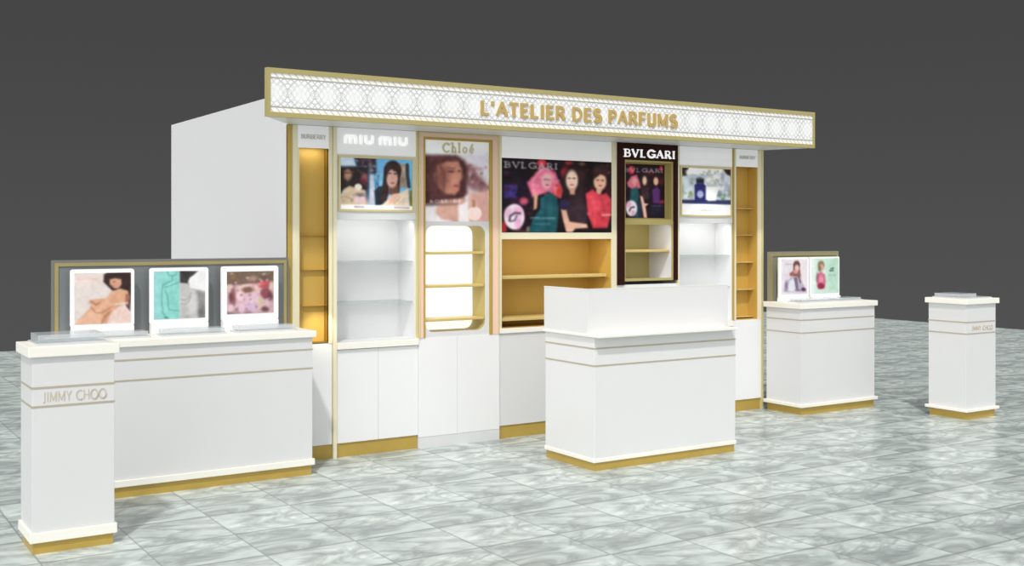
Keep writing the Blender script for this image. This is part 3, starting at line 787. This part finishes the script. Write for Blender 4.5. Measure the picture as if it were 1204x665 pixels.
# ---- dark bay
t = thing('display_bay', (3.31, 0, 0), 'dark oxblood bay with bold white lettering, small portrait poster and olive niche', 'display cabinet', 'pictured display bays')
ZD = 1.235
mb = B(2.958, 3.034, -.018, .02, ZD - .03, HB); mb.box(3.590, 3.634, -.018, .02, ZD, HB); mb.box(3.034, 3.590, -.018, .02, 2.285, HB)
build('dark_frame', mb, M['brown'], t)
letter_parts(t, 'BVLGARI', 3.030, 3.590, 2.312, .062, -.026, -.018, .016, .008, M['pure'], True, .22)
build('cream_edge', B(3.634, 3.664, -.006, .02, CT, HB), M['champagne'], t)
build('poster_frame', MB().ring([(3.034, 1.755), (3.590, 1.755), (3.590, 2.285), (3.034, 2.285)], [(3.052, 1.772), (3.572, 1.772), (3.572, 2.268), (3.052, 2.268)], -.004, .095), M['olive'], t)
c = Canvas(90, 110, (95, 200, 612, 428, 212, 612), (30, 14, 24))
c.ell(165, 250, 26, 30, (214, 62, 78), 12).ell(400, 238, 14, 20, (200, 60, 70), 10).ell(130, 200, 24, 10, (170, 40, 50), 10).ell(405, 490, 22, 14, (150, 40, 54), 12).ell(100, 515, 16, 20, (170, 40, 60), 12)
c.ell(310, 270, 30, 20, (80, 26, 36), 16).ell(400, 330, 24, 30, (80, 30, 40), 20)
c.poly([(130, 350), (160, 300), (205, 285), (225, 330), (238, 385), (180, 400), (140, 375)], (220, 112, 130), 12).ell(188, 336, 17, 26, (232, 160, 160), 10)
c.poly([(160, 400), (205, 375), (225, 430), (215, 500), (230, 610), (190, 610), (150, 470)], (30, 82, 90), 12).poly([(215, 480), (250, 480), (250, 612), (215, 612)], (32, 44, 62), 14)
c.ell(270, 335, 34, 52, (48, 30, 30), 12).ell(268, 330, 17, 34, (236, 196, 170), 8).poly([(240, 385), (300, 380), (305, 470), (250, 475)], (62, 40, 46), 12)
c.poly([(232, 445), (252, 450), (268, 500), (300, 505), (275, 525), (288, 612), (262, 612), (245, 510)], (226, 180, 160), 8)
c.ell(362, 310, 28, 22, (54, 30, 34), 10).ell(358, 335, 20, 30, (232, 182, 156), 8).poly([(330, 400), (365, 375), (392, 400), (388, 500), (335, 500)], (98, 50, 120), 12)
c.poly([(320, 505), (420, 505), (420, 605), (320, 605)], (30, 28, 50), 16, .8).line([(322, 522), (392, 520)], 5, (120, 130, 160), 8, .6)
c.ell(165, 540, 44, 60, (232, 218, 230), 8).ell(140, 510, 18, 24, (224, 160, 190), 12, .8).line([(150, 560), (160, 535), (185, 530)], 10, (60, 56, 72), 8).ell(180, 575, 14, 18, (214, 150, 180), 10, .8)
c.text('BVLGARI', 112, 262, 412, 268, 26, (170, 160, 168), 6, True)
picture('poster', c, 3.085, 3.562, 1.785, 2.258, .080, M['glowprint'], t, .008, 'small dark upright poster of three women')
build('poster_reveal', B(3.052, 3.572, .088, .098, 1.772, 2.268), M['olive'], t)
niche(t, 3.042, 3.582, ZD + .012, 1.740, .32, M['olive'], M['header'])
build('niche_trim', MB().ring([(3.034, ZD), (3.590, ZD), (3.590, 1.755), (3.034, 1.755)], [(3.050, ZD + .022), (3.576, ZD + .022), (3.576, 1.725), (3.050, 1.725)], -.006, .004), M['olive'], t)
shelf(t, 3.046, 3.578, 1.495, .03, .31, .022, M['shelfgold'])
build('base_panel', B(2.958, 3.634, 0.0, .018, .105, ZD - .03), M['gloss'], t)
kick(t, 2.958, 3.664)

# ---- floral bay
t = thing('display_bay', (3.99, 0, 0), 'white bay with a framed poster of blue and white bottles among flowers', 'display cabinet', 'pictured display bays')
build('header_panel', B(3.666, 4.306, 0, .018, 2.262, HB), M['glowheader'], t)
build('face_panel', B(3.666, 4.306, 0, .018, 1.742, 2.262), M['header'], t)
poster_frame(t, 3.672, 4.296, 1.800, 2.252, .016, -.012, 0.0, M['goldedge'])
build('printed_line', B(3.720, 4.262, -.0015, 0.0, 2.336, 2.380), M['softwhite'], t, .0006)
build('printed_line', B(3.862, 4.115, -.0020, 0.0, 2.294, 2.304), M['softwhite'], t, .0006)
c = Canvas(110, 100, (45, 80, 610, 605, 80, 605), (188, 196, 204))
c.poly([(0, 60), (150, 60), (100, 170), (0, 200)], (46, 34, 30), 16).poly([(505, 60), (640, 60), (640, 160), (560, 150)], (50, 34, 34), 14)
c.poly([(130, 60), (505, 60), (520, 120), (330, 150), (110, 150)], (240, 236, 230), 14)
rngs = [(130, 130, 34, 26, (232, 234, 244)), (230, 120, 50, 34, (236, 238, 248)), (90, 250, 40, 60, (206, 218, 224)), (130, 330, 50, 40, (214, 226, 234)), (110, 400, 40, 30, (222, 226, 222)),
        (150, 370, 20, 24, (140, 160, 90)), (60, 330, 16, 60, (150, 170, 150)), (160, 220, 24, 22, (150, 160, 168)), (360, 120, 14, 20, (170, 170, 160)), (425, 130, 12, 18, (160, 165, 165)),
        (470, 200, 50, 60, (210, 214, 216)), (540, 200, 50, 60, (200, 202, 212)), (510, 170, 16, 50, (150, 156, 170)), (560, 290, 40, 60, (176, 180, 196)), (400, 240, 30, 16, (150, 158, 150)),
        (490, 290, 40, 30, (236, 240, 244)), (470, 370, 30, 40, (130, 140, 150)), (520, 400, 30, 40, (110, 150, 110)), (570, 410, 30, 24, (214, 222, 220)), (350, 210, 40, 30, (236, 234, 228)),
        (430, 180, 34, 30, (232, 230, 224)), (300, 280, 26, 24, (226, 230, 240)), (590, 350, 16, 40, (130, 136, 130)), (80, 430, 26, 14, (200, 206, 200))]
for x_, y_, rx_, ry_, cc in rngs: c.ell(x_, y_, rx_, ry_, cc, 22)
c.speckle(70, (60, 110, 600, 440), [(240, 242, 248), (150, 160, 168), (120, 136, 120), (206, 214, 222), (176, 182, 200)], 13, 21, .6)
c.poly([(0, 440), (640, 430), (640, 480), (0, 480)], (50, 54, 96), 12)
c.ell(250, 205, 42, 20, (90, 96, 92), 16).poly([(212, 205), (295, 205), (298, 250), (212, 250)], (30, 34, 50), 12)
c.poly([(192, 270), (225, 250), (290, 250), (318, 275), (315, 465), (195, 465)], (40, 42, 104), 10).ell(255, 372, 36, 42, (170, 178, 214), 14)
c.poly([(325, 290), (440, 285), (462, 310), (430, 440), (345, 445), (325, 420)], (244, 244, 240), 14).ell(390, 240, 30, 24, (216, 216, 206), 14)
c.poly([(0, 484), (640, 484), (640, 640), (0, 640)], (252, 252, 250), 6)
c.line([(255, 556), (400, 556)], 12, (150, 160, 155), 14, .7).line([(280, 548), (300, 530), (320, 550)], 5, (120, 130, 125), 6, .8).line([(350, 545), (365, 530)], 5, (120, 130, 125), 6, .7)
picture('poster', c, 3.684, 4.284, 1.812, 2.240, -.004, M['glowprint'], t, .004, 'poster of a blue and a white bottle among pale flowers')
niche(t, 3.672, 4.298, CT, 1.742, .22, M['recess'], M['gloss'])
for z in (1.447, 1.155): shelf(t, 3.674, 4.296, z, .02, .218, .007, M['glass'], 'glass_shelf')
build('door', B(3.666, 3.985, 0, .018, .105, .790), M['gloss'], t); build('door', B(3.987, 4.306, 0, .018, .105, .790), M['gloss'], t)
build('ledge', B(3.666, 4.306, -.02, .02, .795, CT), M['cream'], t, .003)
kick(t, 3.664, 4.306)

# ---- right tower
t = thing('display_tower', (4.50, 0, 0), 'narrow tall golden niche tower at the right end of the front, beside the small counter', 'display cabinet', 'narrow gold towers at both ends')
build('gold_edge', B(4.308, 4.326, -.008, .02, CT, HB), M['gold'], t)
build('profile', B(4.326, 4.352, -.003, .02, CT, HB), M['champagne'], t)
build('profile', B(4.630, 4.672, -.003, .02, CT, HB), M['champagne'], t)
build('gold_edge', B(4.672, 4.700, -.006, .02, 0, HB), M['goldedge'], t)
build('header_panel', B(4.352, 4.630, 0, .018, 2.268, HB), M['glowheader'], t)
letter_parts(t, 'BURBERRY', 4.40, 4.60, 2.342, .028, -.0025, 0.0, .006, .004, M['greyprint'])
niche(t, 4.362, 4.622, CT + .008, 2.268, .12, M['ngold'], M['ngold'])
for z in (1.88, 1.632, 1.378, 1.123, .868): shelf(t, 4.364, 4.620, z, .04, .118, .008, M['shelfgold'])
build('base_panel', B(4.308, 4.672, 0, .018, .105, CT), M['gloss'], t)
kick(t, 4.308, 4.672)

# =================================================================== COUNTERS AND PEDESTALS
def counter(name, x0, x1, y0, y1, ztop, slab_t, over, lines, kick_h, ledge_t, label, cat, over_f=None, mbody=None, group=None, ledge_o=None, over_r=None):
    """x0..x1, y0..y1: the body"""
    t = thing(name, ((x0 + x1) / 2, (y0 + y1) / 2, 0), label, cat, group)
    of = over if over_f is None else over_f
    lo = over if ledge_o is None else ledge_o
    mbody = mbody or M['white']
    build('plinth', B(x0 + .006, x1 - .006, y0 + .006, y1 - .006, 0, kick_h), M['gold'], t)
    build('base_ledge', B(x0 - lo, x1 + lo, y0 - lo, y1 + lo, kick_h, kick_h + ledge_t), M['cream'], t, .003)
    build('body', B(x0, x1, y0, y1, kick_h + ledge_t, ztop - slab_t), mbody, t, .002)
    for z in lines:
        e = .0025
        build('inlay_line', B(x0 - e, x1 + e, y0 - e, y1 + e, z - .005, z + .005), M['line'], t)
    build('worktop', B(x0 - over, x1 + (over if over_r is None else over_r), y0 - of, y1 + over, ztop - slab_t, ztop), M['cream'], t, .004)
    return t
lc = counter('display_counter', -1.63, -.012, -.44, -.03, .985, .045, .022, (.858, .730), .069, .042,
        'long white display counter with framed placards, left of the shop front', 'counter', ledge_o=.014)
jc = counter('display_pedestal', -1.976, -1.567, -1.478, -1.145, 1.068, .055, .022, (.855, .758), .060, .052,
        'white pedestal with thin gold lettering standing nearest at the left edge', 'pedestal', ledge_o=.012)
letter_parts(jc, 'JIMMY CHOO', -1.925, -1.612, .782, .048, -1.4800, -1.478, .0050, .0040, M['faintgold'], gap=.08)
rp = counter('display_pedestal', 5.724, 6.150, -1.450, -1.060, 1.068, .048, .024, (.862, .760), .070, .025,
        'white display pedestal standing alone at the far right', 'pedestal')
letter_parts(rp, 'JIMMY CHOO', 5.80, 6.10, .790, .036, -1.4535, -1.450, .005, .004, M['faintgold'], gap=.08)
rc = counter('display_counter', 4.695, 5.690, -.480, -.05, 1.012, .050, .022, (.862, .745), .070, .030,
        'small white display counter with two placards, just right of the shop front', 'counter')
cc = counter('cash_desk', 1.672, 3.000, -1.400, -.80, .948, .020, .020, (.850, .730), .058, .030,
        'white cash desk with raised screen standing in front of the central bay', 'counter', over_f=.078, mbody=M['cash'], ledge_o=.006, over_r=-.045)
mb = B(1.660, 2.985, -1.335, -1.322, .948, 1.258); mb.box(1.660, 1.672, -1.322, -.80, .948, 1.258)
build('privacy_screen', mb, M['cash'], cc)
mb = B(1.658, 2.985, -1.337, -1.320, 1.258, 1.262); mb.box(1.658, 1.674, -1.320, -.80, 1.258, 1.262)
build('screen_edge', mb, M['cream'], cc)

# =================================================================== BACKBOARDS
def backboard(x0, x1, z0, z1, y, label, mid):
    t = thing('display_backboard', ((x0 + x1) / 2, y, z0), label, 'display panel')
    build('panel', B(x0, x1, y, y + .018, z0, z1), M['frosted'] if mid is M['steel'] else mid, t)
    e, g = .018, .022
    build('gold_frame', MB().ring([(x0 + e, z0), (x1 - e, z0), (x1 - e, z1 - e), (x0 + e, z1 - e)], [(x0 + e + g, z0 + .004), (x1 - e - g, z0 + .004), (x1 - e - g, z1 - e - g), (x0 + e + g, z1 - e - g)], y - .012, y), M['dullgold'], t)
    build('satin_infill', B(x0 + e + g, x1 - e - g, y - .004, y, z0 + .004, z1 - e - g), mid, t)
    return t
backboard(-1.622, -.035, .986, 1.478, -.06, 'wide grey gold-framed backboard standing on the long left counter', M['steel'])
M['olivegrey'] = mat('olive_grey_panel', (0.30, 0.30, 0.235, 1), 0.5, 0.2, 0.3, 0.04, 3.0)
backboard(4.700, 5.655, 1.013, 1.476, -.072, 'olive grey gold-edged backboard standing on the small right counter', M['olivegrey'])

# =================================================================== PLACARDS
def placard(x0, x1, z0, z1, y, cv, mx, mtop, mbot, label, group, r=.018, zb=.987):
    t = thing('framed_placard', ((x0 + x1) / 2, y, z0), label, 'placard', group)
    build('frame_board', MB().prism(rrect(x0, x1, z0, z1, r), y, y + .022), M['frame_white'], t)
    picture('picture', cv, x0 + mx, x1 - mx, z0 + mbot, z1 - mtop, y - .003, M['print'], t, .003)
    build('foot', B(x0 + .006, x1 - .006, y - .02, y + .035, zb, z0 + .004), M['frame_white'], t)
    return t
GP = 'white framed placards on the long left counter'
c = Canvas(90, 92, (72, 75, 600, 600, 70, 590), (226, 216, 212))
c.poly([(60, 60), (330, 60), (330, 220), (60, 200)], (236, 216, 210), 40, .8).poly([(60, 300), (220, 300), (200, 600), (60, 600)], (222, 212, 208), 30, .6)
c.line([(95, 135), (270, 132)], 14, (228, 190, 182), 10, .6)
c.poly([(345, 90), (380, 70), (600, 70), (602, 250), (590, 470), (555, 420), (560, 260), (480, 245), (430, 262), (385, 215), (340, 165)], (58, 40, 40), 14)
c.poly([(400, 140), (450, 130), (505, 140), (512, 190), (480, 235), (440, 235), (400, 190)], (216, 164, 140), 14)
c.ell(440, 165, 12, 5, (130, 80, 70), 6).ell(430, 212, 10, 5, (180, 90, 80), 6)
c.poly([(430, 270), (500, 235), (575, 265), (585, 340), (540, 400), (490, 470), (400, 540), (370, 592), (80, 595), (120, 540), (200, 450), (230, 410), (200, 370), (215, 345), (340, 335), (390, 330)], (218, 166, 136), 14)
c.poly([(550, 290), (585, 300), (580, 420), (545, 400)], (160, 104, 84), 14).poly([(80, 600), (110, 550), (220, 455), (330, 490), (310, 598)], (228, 184, 156), 16)
c.line([(430, 280), (340, 420), (270, 480)], 44, (226, 178, 150), 20).line([(225, 420), (270, 480), (330, 480), (420, 420)], 10, (172, 118, 92), 12, .8)
c.line([(225, 360), (270, 400), (300, 380)], 12, (150, 108, 84), 12, .8).line([(325, 590), (355, 520), (400, 470)], 16, (176, 112, 84), 16, .7)
c.line([(455, 395), (570, 385)], 10, (240, 234, 228), 8).ell(515, 395, 20, 16, (214, 206, 196), 10)
c.poly([(440, 450), (500, 415), (560, 430), (598, 500), (598, 595), (380, 595), (390, 530)], (232, 206, 196), 14)
placard(-1.525, -1.130, 1.048, 1.420, -.150, c, .022, .024, .020, 'white framed placard of a woman with folded arms, leftmost on the long counter', GP)
c = Canvas(92, 90, (80, 60, 570, 585, 55, 555), (146, 214, 206))
c.poly([(70, 40), (140, 40), (140, 600), (70, 600)], (158, 212, 216), 30, .7).ell(290, 330, 50, 180, (136, 206, 196), 50, .8)
for L_ in ([(210, 60), (225, 100), (262, 110), (300, 95), (305, 60)], [(262, 110), (262, 160), (205, 185), (170, 205), (158, 300), (160, 420), (172, 470)], [(190, 260), (215, 330), (222, 440), (230, 470), (330, 480)], [(190, 230), (260, 205), (330, 175)], [(160, 480), (200, 550), (215, 560)]):
    c.line(L_, 7, (70, 140, 140), 9, .8)
c.ell(200, 550, 20, 8, (50, 110, 110), 8, .8)
c.poly([(333, 40), (600, 40), (600, 600), (333, 600)], (238, 238, 238), 4)
c.poly([(333, 55), (510, 62), (470, 100), (430, 130), (415, 170), (425, 210), (335, 185)], (64, 58, 60), 12)
c.poly([(333, 185), (420, 190), (435, 235), (500, 255), (584, 275), (590, 560), (333, 560)], (196, 194, 194), 14)
c.poly([(500, 270), (590, 285), (590, 560), (520, 560)], (140, 138, 138), 30).ell(545, 500, 30, 70, (110, 108, 108), 30, .8).ell(460, 400, 40, 90, (220, 218, 218), 40, .8)
for r_ in (0, 40): c.line([(345, 360 + r_), (385, 370 + r_), (420, 345 + r_), (445, 290 + r_)], 9, (150, 146, 146), 10, .8)
c.ell(400, 545, 60, 16, (170, 168, 168), 16, .7)
placard(-1.030, -.640, 1.048, 1.421, -.150, c, .024, .022, .034, 'white framed placard with turquoise half and bare-backed figure, middle of the long counter', GP)
c = Canvas(84, 84, (95, 70, 515, 530, 75, 495), (206, 172, 176))
c.poly([(80, 60), (540, 60), (540, 180), (300, 210), (80, 210)], (120, 98, 84), 24)
for x_, y_, rx_, ry_, cc in [(160, 130, 40, 24, (138, 112, 84)), (330, 150, 40, 24, (176, 140, 124)), (450, 90, 50, 20, (134, 120, 100)), (300, 260, 110, 60, (226, 190, 186)), (290, 265, 54, 34, (134, 100, 88)),
        (440, 210, 56, 40, (190, 84, 92)), (420, 200, 26, 22, (214, 112, 112)), (455, 300, 50, 60, (140, 74, 84)), (150, 340, 26, 130, (150, 96, 100)), (130, 330, 16, 60, (110, 70, 76)), (215, 330, 34, 50, (240, 208, 218)),
        (320, 350, 80, 60, (222, 188, 204)), (230, 440, 60, 50, (224, 186, 206)), (330, 440, 50, 50, (206, 178, 204)), (405, 390, 30, 46, (206, 184, 160)), (450, 460, 36, 26, (104, 72, 72)), (490, 390, 40, 40, (206, 168, 178)),
        (500, 330, 24, 40, (100, 66, 76)), (130, 450, 30, 40, (226, 196, 206)), (290, 495, 30, 14, (146, 106, 116)), (120, 505, 40, 12, (140, 110, 116)), (190, 495, 20, 12, (150, 120, 130)), (510, 230, 20, 30, (222, 190, 184)), (115, 250, 20, 34, (224, 196, 188))]:
    c.ell(x_, y_, rx_, ry_, cc, 20)
c.speckle(60, (100, 90, 510, 490), [(232, 206, 214), (160, 110, 116), (206, 150, 160), (120, 92, 88), (224, 190, 200)], 12, 31, .5)
placard(-.550, -.145, 1.048, 1.424, -.150, c, .036, .036, .050, 'white framed placard with a pink flower collage, rightmost on the long counter', GP)
GR = 'white framed placards on the small right counter'
c = Canvas(70, 90, (140, 105, 500, 440, 100, 480), (232, 224, 230))
c.poly([(160, 120), (270, 120), (270, 470), (160, 470)], (224, 216, 226), 20, .7).line([(180, 162), (262, 160)], 8, (170, 162, 170), 6, .8)
c.ell(315, 170, 40, 48, (110, 76, 70), 12).poly([(280, 180), (350, 180), (365, 300), (340, 320), (240, 290), (235, 260), (270, 240)], (142, 96, 84), 14)
c.ell(318, 205, 24, 38, (230, 190, 184), 10).ell(305, 245, 26, 20, (222, 160, 160), 12)
c.poly([(215, 340), (260, 290), (360, 300), (390, 370), (430, 450), (430, 470), (170, 470), (180, 370)], (190, 180, 200), 14)
c.poly([(230, 350), (280, 320), (300, 460), (215, 460)], (226, 226, 234), 12).poly([(285, 310), (320, 300), (335, 430), (310, 440)], (120, 104, 128), 12).line([(340, 300), (360, 360)], 14, (110, 76, 76), 10)
c.ell(196, 400, 16, 50, (140, 116, 150), 14).ell(395, 437, 26, 20, (90, 52, 84), 12).ell(330, 445, 30, 10, (110, 90, 110), 10, .8)
placard(4.742, 5.128, 1.045, 1.424, -.170, c, .020, .016, .034, 'white framed placard of a woman with brown hair, left one on the small right counter', GR, .012, 1.014)
c = Canvas(70, 90, (460, 100, 475, 745, 95, 465), (206, 230, 218))
c.poly([(440, 80), (500, 80), (500, 490), (440, 490)], (226, 240, 236), 20)
c.poly([(620, 100), (740, 100), (740, 450), (640, 450)], (182, 218, 196), 40, .8)
c.ell(560, 170, 34, 44, (150, 122, 92), 14).ell(568, 195, 18, 34, (212, 166, 150), 12).ell(545, 210, 16, 30, (130, 96, 70), 12, .8)
c.poly([(520, 260), (560, 240), (600, 270), (610, 350), (595, 420), (530, 425), (510, 340)], (206, 110, 132), 14).ell(560, 320, 24, 34, (232, 160, 176), 16, .8)
c.ell(558, 395, 36, 30, (150, 44, 76), 14).ell(518, 300, 10, 40, (110, 96, 100), 12, .7)
c.line([(650, 232), (668, 205), (690, 200), (680, 225), (655, 235), (690, 230)], 8, (60, 90, 84), 6).line([(640, 280), (715, 278)], 6, (120, 160, 146), 8, .7).line([(650, 400), (655, 415)], 5, (130, 170, 150), 6, .7)
placard(5.150, 5.555, 1.045, 1.424, -.170, c, .014, .014, .030, 'white framed placard with pink figure on mint green, right one on the small right counter', GR, .012, 1.014)

# =================================================================== TRAYS
def tray(x0, x1, y0, y1, z, label, group, h_=.034, cap=None):
    t = thing('tester_tray', ((x0 + x1) / 2, (y0 + y1) / 2, z), label, 'tray', group)
    build('base_plate', B(x0, x1, y0, y1, z, z + .010), M['tray'], t, .002)
    q = .012
    x2, y2 = (x1 - q, y1 - q) if cap is None else (cap[0], y1 - q)
    build('clear_block', B(x0 + q, x2, (y0 + q) if cap is None else cap[1], y2, z + .010, z + h_), M['acrylic'], t, .003)
    return t
GT = 'clear trays in front of the placards on the long counter'
for (a, b), lab in (((-1.50, -1.075), 'leftmost clear acrylic tray on the long counter, under the folded-arms placard'),
                    ((-1.000, -.575), 'middle clear acrylic tray on the long counter, under the turquoise placard'),
                    ((-.505, -.080), 'rightmost clear acrylic tray on the long counter, under the flower placard')):
    tray(a, b, -.345, -.190, .985, lab, GT, .040)
tray(-1.945, -1.590, -1.440, -1.165, 1.068, 'clear acrylic tray on top of the nearest left pedestal', 'pedestal trays', .050, (-1.600, -1.40))
tray(5.745, 6.130, -1.425, -1.085, 1.068, 'clear acrylic tray on top of the far right pedestal', 'pedestal trays', .040, (6.00, -1.36))
GQ = 'clear trays on the small right counter'
tray(4.80, 5.20, -.40, -.215, 1.012, 'clear acrylic tray below the brown-haired woman placard on the right counter', GQ, .028)
tray(5.25, 5.62, -.40, -.215, 1.012, 'clear acrylic tray below the mint green placard on the right counter', GQ, .028)
